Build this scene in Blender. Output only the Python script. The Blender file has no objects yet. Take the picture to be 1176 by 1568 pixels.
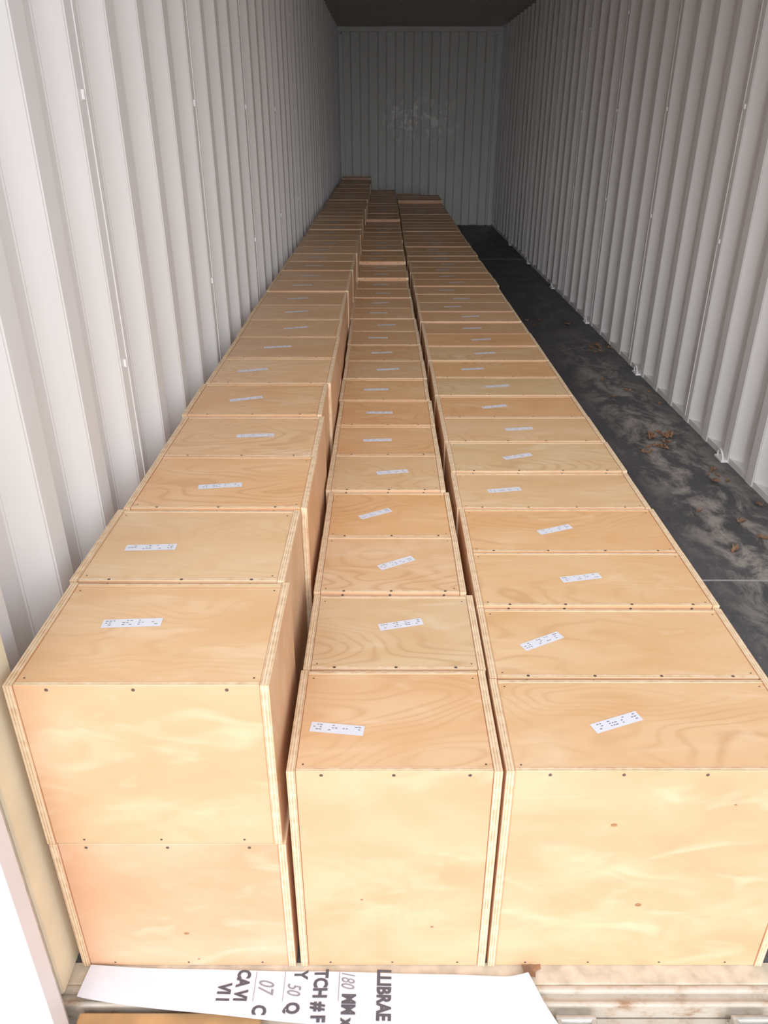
import bpy, bmesh, math, random
from mathutils import Vector, Matrix
random.seed(7)
S=bpy.context.scene
XL,XR,YF,YB,ZC=-0.66,1.69,0.93,12.9,2.67

# ---------------------------------------------------------------- materials
def mat(name):
    m=bpy.data.materials.new(name); m.use_nodes=True
    nt=m.node_tree; b=nt.nodes['Principled BSDF']
    return m,nt,b
class NB:
    def __init__(s,nt): s.nt=nt
    def n(s,t,**k):
        x=s.nt.nodes.new(t)
        for a,v in k.items(): setattr(x,a,v)
        return x
    def l(s,a,b): s.nt.links.new(a,b)
    def math(s,op,a,b=None,clamp=False):
        x=s.n('ShaderNodeMath',operation=op); x.use_clamp=clamp
        for i,v in enumerate((a,b)):
            if v is None: continue
            if isinstance(v,(int,float)): x.inputs[i].default_value=v
            else: s.l(v,x.inputs[i])
        return x.outputs[0]
    def mix(s,f,a,b,mode='MIX'):
        x=s.n('ShaderNodeMix',data_type='RGBA',blend_type=mode)
        for i,v in ((0,f),(6,a),(7,b)):
            if isinstance(v,(int,float)): x.inputs[i].default_value=v
            elif isinstance(v,tuple): x.inputs[i].default_value=(*v,1)
            else: s.l(v,x.inputs[i])
        return x.outputs[2]
    def noise(s,vec,scale,detail=2,rough=.5,dist=0):
        x=s.n('ShaderNodeTexNoise'); x.inputs['Scale'].default_value=scale
        x.inputs['Detail'].default_value=detail; x.inputs['Roughness'].default_value=rough
        x.inputs['Distortion'].default_value=dist
        if vec is not None: s.l(vec,x.inputs['Vector'])
        return x.outputs['Fac']
    def ramp(s,f,pts):
        x=s.n('ShaderNodeValToRGB'); e=x.color_ramp.elements
        while len(e)<len(pts): e.new(.5)
        for q,(p,c) in zip(e,pts):
            q.position=p; q.color=(*c,1) if isinstance(c,tuple) else (c,c,c,1)
        s.l(f,x.inputs[0]); return x.outputs[0]
    def mapping(s,vec,scale):
        x=s.n('ShaderNodeMapping'); x.inputs['Scale'].default_value=scale
        s.l(vec,x.inputs['Vector']); return x.outputs[0]

def simple(name,col,rough=.6,metal=0,noise_amt=.15,nscale=20):
    m,nt,b=mat(name); k=NB(nt)
    tc=k.n('ShaderNodeTexCoord').outputs['Object']
    f=k.noise(tc,nscale,4)
    dark=tuple(c*(1-noise_amt) for c in col); lite=tuple(min(1,c*(1+noise_amt)) for c in col)
    k.l(k.ramp(f,[(.3,dark),(.7,lite)]),b.inputs['Base Color'])
    b.inputs['Roughness'].default_value=rough; b.inputs['Metallic'].default_value=metal
    return m

def ply_mat():
    m,nt,b=mat('birch_plywood'); k=NB(nt)
    tcn=k.n('ShaderNodeTexCoord'); tc=tcn.outputs['Object']
    oi=k.n('ShaderNodeObjectInfo')
    off=k.math('MULTIPLY',oi.outputs['Random'],37.0)
    cmb=k.n('ShaderNodeCombineXYZ')
    for i in range(3): k.l(off,cmb.inputs[i])
    add=k.n('ShaderNodeVectorMath',operation='ADD'); k.l(k.mapping(tc,(1.6,4.0,3.2)),add.inputs[0]); k.l(cmb.outputs[0],add.inputs[1])
    v=add.outputs[0]
    n1=k.noise(v,1.3,1.8,.4,.2)
    s=k.math('SINE',k.math('MULTIPLY',n1,135.0))
    s=k.math('MULTIPLY',k.math('ADD',s,1.0),.5)
    s=k.math('POWER',s,4.0)
    amt=k.ramp(k.noise(v,1.1,1),[(.40,.08),(.64,.50)])
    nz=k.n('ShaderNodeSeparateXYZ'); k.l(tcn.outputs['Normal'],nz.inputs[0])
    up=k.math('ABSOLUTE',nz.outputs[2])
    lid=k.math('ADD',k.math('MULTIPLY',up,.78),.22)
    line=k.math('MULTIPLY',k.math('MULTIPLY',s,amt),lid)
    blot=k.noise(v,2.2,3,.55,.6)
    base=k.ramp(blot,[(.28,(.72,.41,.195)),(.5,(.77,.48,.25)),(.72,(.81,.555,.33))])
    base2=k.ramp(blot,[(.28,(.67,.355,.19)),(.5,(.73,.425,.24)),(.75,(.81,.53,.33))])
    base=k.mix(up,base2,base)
    fine=k.noise(k.mapping(v,(3,55,55)),3,3)
    base=k.mix(k.math('MULTIPLY',fine,.20),base,(.60,.33,.15))
    pores=k.ramp(k.noise(k.mapping(v,(5,60,60)),5,2),[(.60,0.0),(.72,1.0)])
    base=k.mix(k.math('MULTIPLY',pores,.18),base,(.50,.26,.11))
    col=k.mix(line,base,(.53,.27,.11))
    fl=k.ramp(k.noise(k.mapping(v,(1.2,1.6,1.6)),2.6,2,.5,1.2),[(.58,0.0),(.74,1.0)])
    col=k.mix(k.math('MULTIPLY',fl,.38),col,(.90,.69,.47))
    col=k.mix(1.0,col,oi.outputs['Color'],'MULTIPLY')
    k.l(col,b.inputs['Base Color'])
    b.inputs['Roughness'].default_value=.42
    b.inputs['Specular IOR Level'].default_value=.35
    return m
def edge_mat(name,axis):
    m,nt,b=mat(name); k=NB(nt)
    tc=k.n('ShaderNodeTexCoord').outputs['Object']
    sp=k.n('ShaderNodeSeparateXYZ'); k.l(tc,sp.inputs[0])
    s=k.math('SINE',k.math('MULTIPLY',sp.outputs[axis],2*math.pi/.0050))
    f=k.math('ADD',k.math('MULTIPLY',s,.26),k.noise(tc,60,3))
    k.l(k.ramp(f,[(.1,(.52,.29,.14)),(.5,(.76,.54,.33)),(.9,(.86,.69,.47))]),b.inputs['Base Color'])
    b.inputs['Roughness'].default_value=.7
    return m
M_PLY=ply_mat(); M_EX=edge_mat('ply_edge_x',0); M_EY=edge_mat('ply_edge_y',1)
M_SCREW=simple('screw_steel',(.13,.09,.07),.5,.5)
M_LABEL=simple('label_paper',(.72,.74,.84),.6,0,.03)
M_INK=simple('printed_ink',(.05,.05,.07),.6,0,.1)
M_KNOT=simple('wood_knot',(.34,.15,.06),.6,0,.3,200)
M_PEN=simple('pen_ink',(.20,.20,.24),.6,0,.1)

def wall_mat(name,base,scuff=.0):
    m,nt,b=mat(name); k=NB(nt)
    tc=k.n('ShaderNodeTexCoord').outputs['Object']
    f=k.noise(k.mapping(tc,(1,1,.35)),5,5,.6)
    d=tuple(c*.94 for c in base)
    col=k.ramp(f,[(.3,d),(.65,base)])
    st=k.ramp(k.noise(k.mapping(tc,(14,14,1.2)),2,3),[(.62,0.0),(.8,1.0)])
    col=k.mix(k.math('MULTIPLY',st,.08),col,tuple(c*.6 for c in base))
    if scuff:
        sp=k.n('ShaderNodeSeparateXYZ'); k.l(tc,sp.inputs[0])
        zm=k.ramp(k.math('ABSOLUTE',k.math('SUBTRACT',sp.outputs[2],1.50)),[(.08,1.0),(.40,0.0)])
        xm=k.ramp(k.math('ABSOLUTE',k.math('SUBTRACT',sp.outputs[0],.52)),[(.3,1.0),(.7,0.0)])
        nz=k.ramp(k.noise(k.mapping(tc,(7,7,3.5)),2.2,4,.7),[(.53,0.0),(.56,1.0)])
        msk=k.math('MULTIPLY',k.math('MULTIPLY',zm,xm),nz)
        col=k.mix(msk,col,(.98,.98,.96))
    k.l(col,b.inputs['Base Color']); b.inputs['Roughness'].default_value=.5
    b.inputs['Specular IOR Level'].default_value=.3
    return m
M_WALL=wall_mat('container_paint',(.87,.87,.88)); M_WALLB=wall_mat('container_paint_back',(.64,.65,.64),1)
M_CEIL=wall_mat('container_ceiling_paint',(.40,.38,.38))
M_WHITE=simple('white_door_paint',(.70,.70,.74),.4,0,.04,8)
M_CREAM=simple('cream_post_paint',(.82,.72,.50),.5,0,.08,9)

def floor_mat():
    m,nt,b=mat('dark_container_floor'); k=NB(nt)
    tc=k.n('ShaderNodeTexCoord').outputs['Object']
    sp=k.n('ShaderNodeSeparateXYZ'); k.l(tc,sp.inputs[0])
    base=k.ramp(k.noise(tc,3,5,.6),[(.3,(.040,.042,.046)),(.7,(.078,.078,.084))])
    near=k.ramp(k.math('ABSOLUTE',k.math('SUBTRACT',sp.outputs[0],1.45)),[(.08,1.0),(.28,0.0)])
    yy=k.ramp(k.math('MULTIPLY',sp.outputs[1],.1),[(.42,1.0),(.62,.15)])
    d=k.ramp(k.noise(k.mapping(tc,(1,.6,1)),7,8,.75,.5),[(.46,0.0),(.60,1.0)])
    d=k.math('MULTIPLY',k.math('MULTIPLY',d,near),yy)
    base=k.mix(k.math('MULTIPLY',d,.68),base,(.46,.42,.38))
    sc=k.ramp(k.noise(k.mapping(tc,(3,1,1)),26,6,.8),[(.57,0.0),(.68,1.0)])
    base=k.mix(k.math('MULTIPLY',sc,.38),base,(.32,.31,.30))
    k.l(base,b.inputs['Base Color'])
    b.inputs['Roughness'].default_value=.6
    b.inputs['Specular IOR Level'].default_value=.3
    return m
M_FLOOR=floor_mat()
def sill_mat():
    m,nt,b=mat('weathered_sill_metal'); k=NB(nt)
    tc=k.n('ShaderNodeTexCoord').outputs['Object']
    f=k.noise(k.mapping(tc,(1,1.6,1.6)),14,7,.7)
    k.l(k.ramp(f,[(.33,(.26,.14,.07)),(.40,(.38,.29,.21)),(.50,(.48,.42,.35)),(.7,(.54,.49,.42))]),b.inputs['Base Color'])
    b.inputs['Roughness'].default_value=.55; b.inputs['Metallic'].default_value=.1
    return m
M_SILL=sill_mat()
M_THR=simple('pale_threshold_wood',(.54,.46,.35),.7,0,.25,30)
M_PLANK=simple('brown_plank',(.40,.21,.08),.6,0,.25,12)
M_LEAF=simple('dry_leaf',(.22,.11,.055),.8,0,.5,30)
M_GROUND=simple('concrete_ground',(.42,.40,.38),.9,0,.15,3)
M_BRACKET=simple('galvanised_bracket',(.42,.41,.38),.5,.4,.2,40)
M_SEAM=simple('floor_seam_strip',(.34,.34,.33),.6,0,.2,30)
M_LEAK=simple('leak_panel_grey',(.25,.27,.30),.6,0,.1,3)

# ---------------------------------------------------------------- mesh helpers
def finish(bm,name,mats,loc=(0,0,0),rotz=0,parent=None,smooth=False):
    me=bpy.data.meshes.new(name); bm.to_mesh(me); bm.free()
    for m in mats: me.materials.append(m)
    if smooth:
        for p in me.polygons: p.use_smooth=True
    o=bpy.data.objects.new(name,me); S.collection.objects.link(o)
    o.location=loc; o.rotation_euler[2]=rotz
    if parent: o.parent=parent
    return o
def box(bm,x0,x1,y0,y1,z0,z1,mi=0,ends=None,bev=0):
    vs=[bm.verts.new((x,y,z)) for x in (x0,x1) for y in (y0,y1) for z in (z0,z1)]
    q=[(0,1,3,2,0),(4,6,7,5,0),(0,4,5,1,1),(2,3,7,6,1),(0,2,6,4,2),(1,5,7,3,2)]
    fs=[]
    for a,b_,c,d,ax in q:
        f=bm.faces.new((vs[a],vs[b_],vs[c],vs[d])); f.material_index=(ends or {}).get(ax,mi); fs.append(f)
    if bev:
        es=list({e for f in fs for e in f.edges})
        bmesh.ops.bevel(bm,geom=es,offset=bev,segments=1,affect='EDGES')
def disc(bm,c,r,axis,mi,n=8,sx=1,sy=1):
    vs=[]
    for i in range(n):
        a=2*math.pi*i/n; u,v=r*sx*math.cos(a),r*sy*math.sin(a)
        vs.append(bm.verts.new((c[0]+u,c[1],c[2]+v) if axis==1 else (c[0]+u,c[1]+v,c[2])))
    f=bm.faces.new(vs); f.material_index=mi
    f.normal_update()
    want=Vector((0,-1,0)) if axis==1 else Vector((0,0,1))
    if f.normal.dot(want)<0: f.normal_flip()
def cyl(bm,p0,p1,r,mi=0,n=10):
    p0,p1=Vector(p0),Vector(p1); d=(p1-p0)
    M=Matrix.Translation((p0+p1)/2)@d.to_track_quat('Z','Y').to_matrix().to_4x4()
    r_=bmesh.ops.create_cone(bm,cap_ends=True,segments=n,radius1=r,radius2=r,depth=d.length,matrix=M)
    for v in r_['verts']:
        for f in v.link_faces: f.material_index=mi

T=.0150
def crate(x0,x1,y0,d,z0,h,label=None,color=(1,1,1),knots=(),rot=0):
    w=x1-x0; hw=w/2; hd=d/2; near=y0<3.2
    bev=.0009 if near else 0
    bm=bmesh.new()
    e=.0025; TF=.009
    for s in (-1,1):
        a,b_=(-hw,-hw+T) if s<0 else (hw-T,hw)
        box(bm,a,b_,-hd,hd,0,h,0,{1:1,2:1},bev)
    box(bm,-hw+T+.0006,hw-T-.0006,-hd+e,-hd+e+TF,0,h-.001,0,{2:2},bev)
    box(bm,-hw+T+.0006,hw-T-.0006,hd-e-TF,hd-e,0,h-.001,0,{2:2},bev)
    box(bm,-hw+T+.0006,hw-T-.0006,-hd+e+TF+.0004,hd-e-TF-.0004,h-.002-T,h-.002,0,None,bev)
    box(bm,-hw+T+.0006,hw-T-.0006,-hd+e+TF+.0004,hd-e-TF-.0004,.004,.004+T,0,None,0)
    k=3 if w<.5 else 4
    for i in range(k):
        u=-hw+w*((i+.5)/k)+random.uniform(-.008,.008)
        disc(bm,(u,-hd+e-.0004,h-.010),.0033,1,3)
        disc(bm,(u,-hd+e-.0004,.010),.0024,1,3)
        if y0>.96: disc(bm,(u+.003,-hd+e+TF*.4,h-.0004),.0034,2,3)
    for s in (-1,1):
        for yy in (-hd*.86,hd*.82):
            disc(bm,(s*(hw-T-.012),yy,h-.0014),.0019,2,3)
    for kx,kz,kr in knots:
        disc(bm,(kx,-hd+e-.0005,kz),kr,1,6,12,1.3,.9)
    if label:
        lx,ly,ang,lw=label
        c,s_=math.cos(ang),math.sin(ang)
        def quad(u0,u1,v0,v1,z,mi):
            f=bm.faces.new([bm.verts.new((lx+u*c-v*s_,ly+u*s_+v*c,z)) for u,v in ((u0,v0),(u1,v0),(u1,v1),(u0,v1))])
            f.material_index=mi
        zt=h-.0012
        quad(-lw/2,lw/2,-.0125,.0125,zt,4)
        if y0<4:
            for u in (-.43,-.37,-.31,-.14,-.08,-.02,.12,.18,.35,.41):
                for v in (.007,.001,-.005):
                    if random.random()<.5:
                        L=random.uniform(.003,.0055)
                        quad(lw*u-L/2,lw*u+L/2,v-.0008,v+.0008,zt+.0004,5)
    o=finish(bm,'plywood_crate',[M_PLY,M_EX,M_EY,M_SCREW,M_LABEL,M_INK,M_KNOT],((x0+x1)/2,y0+hd,z0),rot)
    o.color=(*color,1)
    return o
def tone(i,fixed):
    if i<len(fixed): return fixed[i]
    g=random.uniform(.82,.98); w=random.uniform(-.05,.06)
    return (g,g*(.95-w*.6),g*(.92-w*1.3))
def rt(): return math.radians(random.uniform(-.25,.25))

G=.0055
# left row, two crates high
lab=[(-.449,.02,3),(-.488,-.02,3),(-.400,-.03,8),(-.365,.0,5),(-.44,0,20),(-.466,.0,18),(-.416,0,12),(-.376,0,20),(-.405,0,12),(-.43,0,12),(-.437,0,4),(-.421,0,8),(-.428,0,4)]
colL=[(1,.97,.93),(.97,1.0,1.0),(1,.90,.80),(1,.96,.94),(.98,.91,.84),(1,.98,.96)]
y=.957; i=0; dL=.3105
while y+dL<12.6:
    jx=random.uniform(-.008,.006) if i else 0
    x0,x1=(-.605+jx,-.182+jx)
    if i==1: x1-=.004
    if i<len(lab): lx,ly,a=lab[i]
    else: lx,ly,a=random.uniform(-.45,-.38),0,random.uniform(0,18)
    hz=.362+(random.uniform(-.003,.003) if i else 0)
    c=tone(i,colL)
    zl=.352
    if y>11.9: hz+=.02
    crate(x0,x1,y,dL-G,zl+.001,hz,(lx-(x0+x1)/2,ly,math.radians(a),.105),c,(),rt() if i else 0)
    crate(-.603,-.176,y,dL-G,0,zl,None,(.98,.91,.92),[(.005,.10,.004),(.02,.02,.002)] if i==0 else (),0)
    y+=dL; i+=1
# middle row
lab=[(-.085,-.03,-7),(.037,.02,14),(.031,.0,30),(-.024,0,30),(.026,0,10),(-.022,0,3),(-.017,0,0),(-.032,0,3),(.017,0,10),(-.01,0,8),(-.03,0,0),(.013,0,5)]
colM=[(1,.93,.88),(.92,.97,1.0),(.98,.96,.97),(1,.88,.74),(.96,.98,.98),(.99,.90,.81),(1,.87,.75),(1,.91,.80)]
y=.957;i=0;dM=.2755
while y+dM<12.2:
    dr=-.02*min(1,max(0,(y-1.8)/2.5))
    jx=random.uniform(-.005,.005) if i else 0
    w=.368
    x0=-.166+dr+jx; x1=x0+w-(.012 if i>1 else 0)
    if y>5.0: x1-=.008
    if i<len(lab): lx,ly,a=lab[i]
    else: lx,ly,a=random.uniform(-.06,.0),0,random.uniform(-3,12)
    h=.530+(random.uniform(-.003,.003) if i else 0)
    if y>5.3: h+=.018
    if y>5.85: h+=.018
    if y>8.2: h+=.02
    crate(x0,x1,y,dM-G,0,h,(lx-(x0+x1)/2,ly,math.radians(a),.098),tone(i,colM),[(.075,.12,.0025),(-.06,.2,.002)] if i==0 else (),rt() if i else 0)
    y+=dM;i+=1
# right row
lab=[(.426,.0,21),(.335,0,28),(.473,0,12),(.46,0,22),(.359,0,10),(.436,0,20),(.479,0,8),(.424,0,15),(.467,0,12),(.39,0,8),(.474,0,12),(.483,0,10)]
colR=[(1,.97,.94),(1,.98,.93),(1,.96,.88),(1,.89,.77),(.98,.99,.97),(.94,.99,.98),(.98,.97,.96),(.98,.86,.73),(.94,.99,.97),(1,.86,.71),(.95,.95,.92),(1,.86,.73)]
y=.957;i=0;dR=.2475
while y+dR<11.7:
    dr=-.018*min(1,max(0,(y-2.2)/2.5))-.012*min(1,max(0,(y-4.7)/2))
    jx=random.uniform(-.008,.008) if i else 0
    x0=.2075+dr+abs(jx); x1=x0+.55+(.012 if y>5 else 0)
    if i<len(lab): lx,ly,a=lab[i]
    else: lx,ly,a=random.uniform(.38,.50),0,random.uniform(0,16)
    h=.531+(random.uniform(-.003,.003) if i else 0)
    if y>10.4: h+=.04
    if y>11.2 : x1=x0+.33
    crate(x0,x1,y,dR-G,0,h,(lx-(x0+x1)/2,ly,math.radians(a),.100),tone(i,colR),[(-.075,.40,.0045),(.0,.185,.005),(.13,.45,.002)] if i==0 else (),rt() if i else 0)
    y+=dR;i+=1

# ---------------------------------------------------------------- container shell
def corr_profile(a,b,depth,pitch=.278,phase=0,inner=.070,slope=.068,outer=.072):
    pts=[]; s=a-pitch+phase
    while s<b+pitch:
        for ds,o in ((0,0),(inner,0),(inner+slope,depth),(inner+slope+outer,depth)):
            pts.append((s+ds,o))
        s+=pitch
    pts=[p for p in pts if a<=p[0]<=b]
    if pts[0][0]>a+1e-4: pts.insert(0,(a,pts[0][1]))
    if pts[-1][0]<b-1e-4: pts.append((b,pts[-1][1]))
    return pts
def strip(name,pa,pb,m,mv=.004):
    bm=bmesh.new()
    A=[bm.verts.new(p) for p in pa]; B=[bm.verts.new(p) for p in pb]
    for i in range(len(A)-1): bm.faces.new((A[i],A[i+1],B[i+1],B[i]))
    es=[e for e in bm.edges if len(e.link_faces)==2]
    bmesh.ops.bevel(bm,geom=es,offset=mv,segments=2,affect='EDGES')
    bmesh.ops.recalc_face_normals(bm,faces=bm.faces)
    return finish(bm,name,[m])
SI=dict(inner=.072,slope=.042,outer=.100)
pl=corr_profile(YF,YB,.044,phase=.12,**SI)
strip('wall_left',[(XL-o,s,-.0) for s,o in pl],[(XL-o,s,ZC) for s,o in pl],M_WALL)
pr=corr_profile(YF,YB,.044,phase=.05,**SI)
strip('wall_right',[(XR+o,s,-.0) for s,o in pr],[(XR+o,s,ZC) for s,o in pr],M_WALL)
pb=corr_profile(XL-.04,XR+.04,.045,.26,phase=.1,inner=.105,slope=.02,outer=.115)
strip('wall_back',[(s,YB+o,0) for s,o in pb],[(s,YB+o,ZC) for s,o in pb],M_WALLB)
pc=corr_profile(YF,YB,.018,.209,inner=.05,slope=.05,outer=.05)
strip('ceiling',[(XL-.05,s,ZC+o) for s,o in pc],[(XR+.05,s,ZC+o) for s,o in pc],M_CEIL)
# sheet joints and small lugs on the side walls
bm=bmesh.new()
for side,ph in ((-1,.12),(1,.05)):
    n=1
    while True:
        ys=YF+ph+.278*(4*n-1)+.05
        if ys>YB-.2: break
        x=XL if side<0 else XR
        box(bm,x-.0018,x+.0018,ys,ys+.010,.03,ZC-.01)
        for z in (.95,1.55,2.15): box(bm,*( (x,x+.006) if side<0 else (x-.006,x)),ys-.024,ys-.018,z,z+.02)
        n+=1
finish(bm,'trim_5',[M_WALL])
# unseen outer panels, added to stop light leaking in at the wall corners
bm=bmesh.new()
box(bm,XL-.12,XR+.12,1.03,YB+.12,ZC+.03,ZC+.05)
box(bm,XL-.12,XL-.07,1.03,YB+.12,-.15,ZC+.03)
box(bm,XR+.125,XR+.15,1.03,YB+.12,-.15,ZC+.03)
box(bm,XL-.05,XR+.05,YB+.07,YB+.12,-.15,ZC+.03)
finish(bm,'light_leak_panels',[M_LEAK])
# floor
bm=bmesh.new(); box(bm,XL-.05,XR+.05,.968,YB+.06,-.12,0,0); finish(bm,'floor',[M_FLOOR])
bm=bmesh.new()
for yy in (2.4,9.6): box(bm,.79,XR-.002,yy,yy+.006,0,.0015,0)
finish(bm,'trim_1',[M_SEAM])
bm=bmesh.new()
box(bm,XR+.003,XR+.043,YF+.02,YB,.0,.03); box(bm,XL-.043,XL-.003,YF+.02,YB,0,.03)
finish(bm,'trim_2',[M_WALL])
bm=bmesh.new()
box(bm,XL,XR,YB-.035,YB-.002,ZC-.07,ZC-.001,0,None,.006)
box(bm,XL+.001,XL+.07,YB-.03,YB-.002,0,ZC-.092,0,None,.006)
box(bm,XR-.07,XR-.001,YB-.03,YB-.002,0,ZC-.092,0,None,.006)
box(bm,XL,XL+.08,YB-.045,YB-.036,1.22,1.25,0); box(bm,XR-.08,XR,YB-.045,YB-.036,1.22,1.25,0)
finish(bm,'trim_3',[M_WALLB])
def lashing_ring(y):
    bm=bmesh.new()
    n=12; R=.032; pts=[]
    for i in range(n+1):
        a=math.pi*i/n
        pts.append(Vector((XR-.018-.006*math.sin(a), y-R*math.cos(a), .012+R*1.3*math.sin(a))))
    for a,b_ in zip(pts,pts[1:]): cyl(bm,a,b_,.005,0,8)
    box(bm,XR-.03,XR+.004,y-.045,y+.045,.0,.012,0,None,.002)
    finish(bm,'lashing_ring',[M_WALL],smooth=False)
for yy in (3.53,4.97,6.4,7.85,9.3,10.75): lashing_ring(yy)

# corner posts and door frame at the opening
bm=bmesh.new(); box(bm,XL-.06,-.620,.900,1.02,0.0,ZC,0,None,.004); finish(bm,'corner_post',[M_CREAM])
bm=bmesh.new(); box(bm,XR-.04,XR+.12,.80,1.02,-.2,ZC,0,None,.004); finish(bm,'corner_post',[M_WHITE])
bm=bmesh.new(); box(bm,XL-.1,XR+.12,.80,.93,ZC+.0,ZC+.12,0,None,.004); finish(bm,'trim_4',[M_WHITE])
bm=bmesh.new()
box(bm,-1.75,-.590,.80,.850,-.10,ZC-.02,0,None,.006)
cyl(bm,(-.75,.775,-.1),(-.75,.775,2.6),.017,0,16)
for z in (.12,.8,1.6,2.3): box(bm,-.80,-.70,.785,.80,z,z+.08,0,None,.003)
box(bm,-.66,-.597,.850,.858,-.1,ZC-.05,1)
finish(bm,'container_door',[M_WHITE,M_BRACKET])

# threshold, sill, brackets
bm=bmesh.new(); box(bm,XL-.05,XR-.045,.922,.967,-.10,-.001,0,None,.002); finish(bm,'threshold_board',[M_THR])
bm=bmesh.new()
box(bm,XL-.05,XR-.045,.885,.921,-.12,-.012,0,None,.002)
cyl(bm,(XL-.05,.915,-.008),(XR-.05,.915,-.008),.008,0,12)
cyl(bm,(XL-.05,.890,-.012),(XR-.05,.890,-.012),.006,0,12)
box(bm,-.585,XR-.05,.70,.884,-.14,-.045,0,None,.003)
finish(bm,'door_sill',[M_SILL])
def bracket(x):
    bm=bmesh.new()
    box(bm,x-.04,x+.04,.80,.872,-.044,-.036,0,None,.001)
    for s in (-1,1): 
        a,b_=sorted((x+s*.038,x+s*.028))
        box(bm,a,b_,.80,.868,-.036,-.006,0,None,.002)
    cyl(bm,(x-.037,.862,-.012),(x+.037,.862,-.012),.007,0,12)
    cyl(bm,(x,.83,-.036),(x,.83,-.022),.011,0,6)
    finish(bm,'cam_keeper_bracket',[M_BRACKET])
bracket(.365); bracket(.70); bracket(1.1)
bm=bmesh.new(); box(bm,-.582,-.235,.80,.872,-.0440,-.006,0,None,.003); finish(bm,'wood_plank',[M_PLANK])

# ---------------------------------------------------------------- printed paper sheet
root=bpy.data.objects.new('printed_paper_sheet',None); S.collection.objects.link(root)
bm=bmesh.new(); nx,ny=60,8
def paper_z(u,v): 
    z=.0035+.0012*math.sin(u*9+v*2)+.001*math.sin(u*23+1)
    if u>.95 and v>.6: z+=.016*((u-.95)/.05)**1.5*((v-.6)/.4)
    if u<.08: z+=.004*(1-u/.08)
    return z
def paper_pt(u,v):
    bx=-.585+u*(.284+.585); by=.9545-.020*u
    fx=-.592+u*(.345+.592); fy=.893-.085*u**.8
    return Vector((fx+(bx-fx)*v, fy+(by-fy)*v, paper_z(u,v)))
g=[[bm.verts.new(paper_pt(i/nx,j/ny)) for j in range(ny+1)] for i in range(nx+1)]
for i in range(nx):
    for j in range(ny):
        bm.faces.new((g[i][j],g[i+1][j],g[i+1][j+1],g[i][j+1]))
finish(bm,'sheet',[M_LABEL],parent=root,smooth=True)
def text(s,x,y,size,sx=.72,m=M_INK,off=.0016,shear=0,name='lettering'):
    cu=bpy.data.curves.new('t','FONT'); cu.body=s; cu.size=size; cu.offset=off; cu.shear=shear
    cu.resolution_u=3
    o=bpy.data.objects.new('t',cu); S.collection.objects.link(o)
    bpy.context.view_layer.update()
    me=bpy.data.meshes.new_from_object(o.evaluated_get(bpy.context.evaluated_depsgraph_get()))
    bpy.data.objects.remove(o)
    R=Matrix.Rotation(math.radians(-91),4,'Z')
    me.transform(Matrix.Translation((x,y,0))@R@Matrix.Diagonal((sx,1,1,1)))
    for v in me.vertices:
        u=min(1,max(0,(v.co.x+.588)/.89)); w=min(1,max(0,(v.co.y-.83)/.12))
        v.co.z=paper_z(u,min(w,.6))+.0012
    me.materials.clear(); me.materials.append(m)
    t=bpy.data.objects.new(name,me); S.collection.objects.link(t); t.parent=root
text('LLIBRAE',-.012,.948,.037,.74,name='lettering_1')
text('MM x',-.080,.900,.036,.70,name='lettering_2')
text('180',-.083,.945,.038,.6,M_PEN,.0002,.3,name='handwriting_1')
text('TCH # F',-.136,.948,.037,.74,name='lettering_3')
text('Q',-.187,.885,.036,name='lettering_4'); text('Y',-.176,.946,.036,name='lettering_5')
text('50',-.188,.922,.038,.6,M_PEN,.0002,.3,name='handwriting_2')
text('07',-.245,.930,.044,.6,M_PEN,.0002,.3,name='handwriting_3')
text('C',-.250,.880,.036,name='lettering_6')
text('CA VI',-.288,.948,.034,name='lettering_7')
text('VI I',-.322,.920,.034,name='lettering_8')
bm=bmesh.new()
for x in (-.088,-.195,-.252):
    box(bm,x-.0006,x+.0006,.885,.943,.0062,.0066)
finish(bm,'rule_lines',[M_PEN],parent=root)

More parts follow.
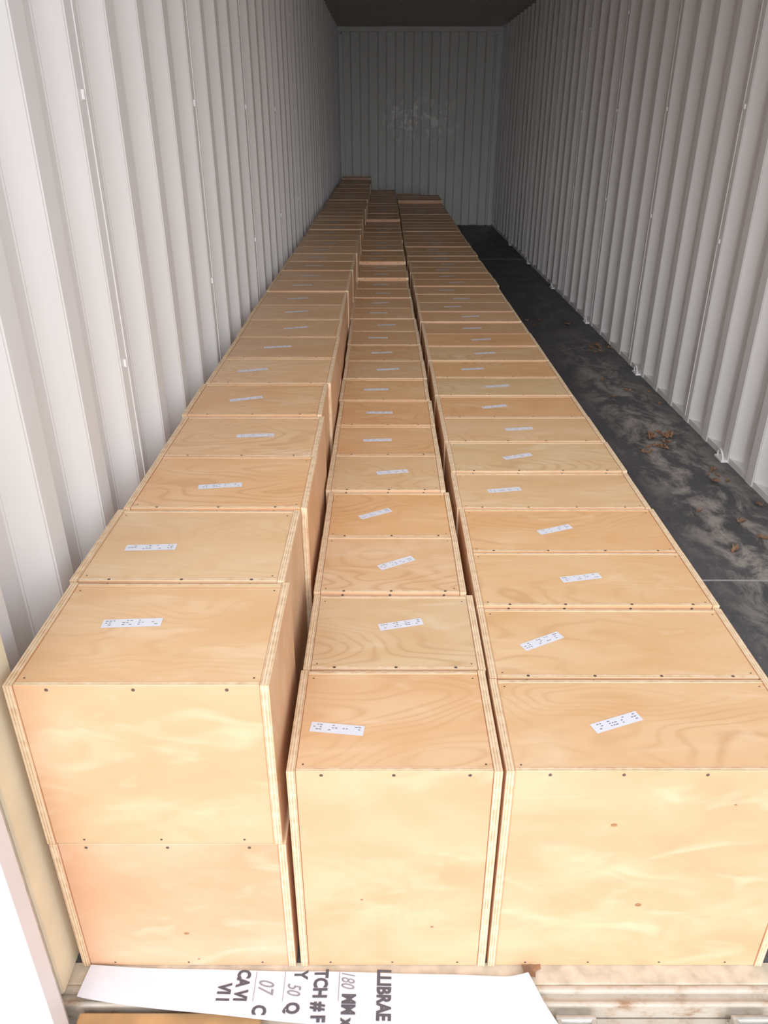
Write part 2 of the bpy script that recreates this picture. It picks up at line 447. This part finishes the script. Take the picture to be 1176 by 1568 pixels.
# ---------------------------------------------------------------- leaves
def leaves(spots,name='fallen_leaves'):
    bm=bmesh.new()
    for cx,cy,r,n,z in spots:
        for _ in range(n):
            x=cx+random.gauss(0,r); yv=cy+random.gauss(0,r*1.2)
            if not(.80<x<XR-.03 or z!=0): continue
            a=random.uniform(0,6.28); L=random.uniform(.018,.040); W=L*random.uniform(.4,.65)
            pts=[(0,-1,0),(.8,-.45,.2),(.55,-.1,.05),(1,.25,.3),(.4,.4,.1),(0,1,.25),(-.4,.4,.1),(-1,.25,.35),(-.55,-.1,.05),(-.8,-.45,.2)]
            vs=[]
            for px,py,pz in pts:
                u,v=px*W,py*L
                vs.append(bm.verts.new((x+u*math.cos(a)-v*math.sin(a),yv+u*math.sin(a)+v*math.cos(a),z+.002+pz*.05*(1 if z==0 else .25))))
            c=bm.verts.new((x,yv,z+.002))
            for i in range(len(vs)): bm.faces.new((vs[i],vs[(i+1)%len(vs)],c))
    finish(bm,name,[M_LEAF])
leaves([(1.47,3.85,.05,13,0),(1.42,3.6,.05,6,0),(1.55,5.6,.05,9,0),(1.57,3.3,.03,5,0),(1.5,4.6,.14,6,0),(1.4,6.5,.15,5,0),(1.5,2.8,.1,5,0)])
random.seed(3)
leaves([(.292,.944,.003,1,.001)],'dry_leaf')

bm=bmesh.new()
box(bm,-30,30,-40,30,-1.35,-1.3); finish(bm,'ground',[M_GROUND])

# ---------------------------------------------------------------- light
w=bpy.data.worlds.new('World'); S.world=w; w.use_nodes=True
bg=w.node_tree.nodes['Background']; bg.inputs[0].default_value=(.98,.98,1,1); bg.inputs[1].default_value=1.3
def sun(name,e,ang,elev,az,col):
    sd=bpy.data.lights.new(name,'SUN'); sd.energy=e; sd.angle=math.radians(ang); sd.color=col
    so=bpy.data.objects.new(name,sd); S.collection.objects.link(so)
    so.rotation_euler=(math.radians(90-elev),0,math.radians(az)); so.location=(0,-5,5)
sun('sun_haze',2.3,60,36,2,(1,.98,.98))
sun('sky_glow',1.15,40,14,-2,(1,.98,.97))
# ---------------------------------------------------------------- camera
cd=bpy.data.cameras.new('Camera'); cam=bpy.data.objects.new('Camera',cd); S.collection.objects.link(cam)
cd.sensor_fit='VERTICAL'; cd.sensor_height=36; cd.lens=36*1178/1568; cd.clip_start=.02
cam.location=(0,0,1.515); cam.rotation_euler=(math.radians(90-27.15),0,0)
S.camera=cam
S.view_settings.view_transform='Standard'
S.view_settings.look='None'
S.view_settings.exposure=0
S.view_settings.gamma=1.22
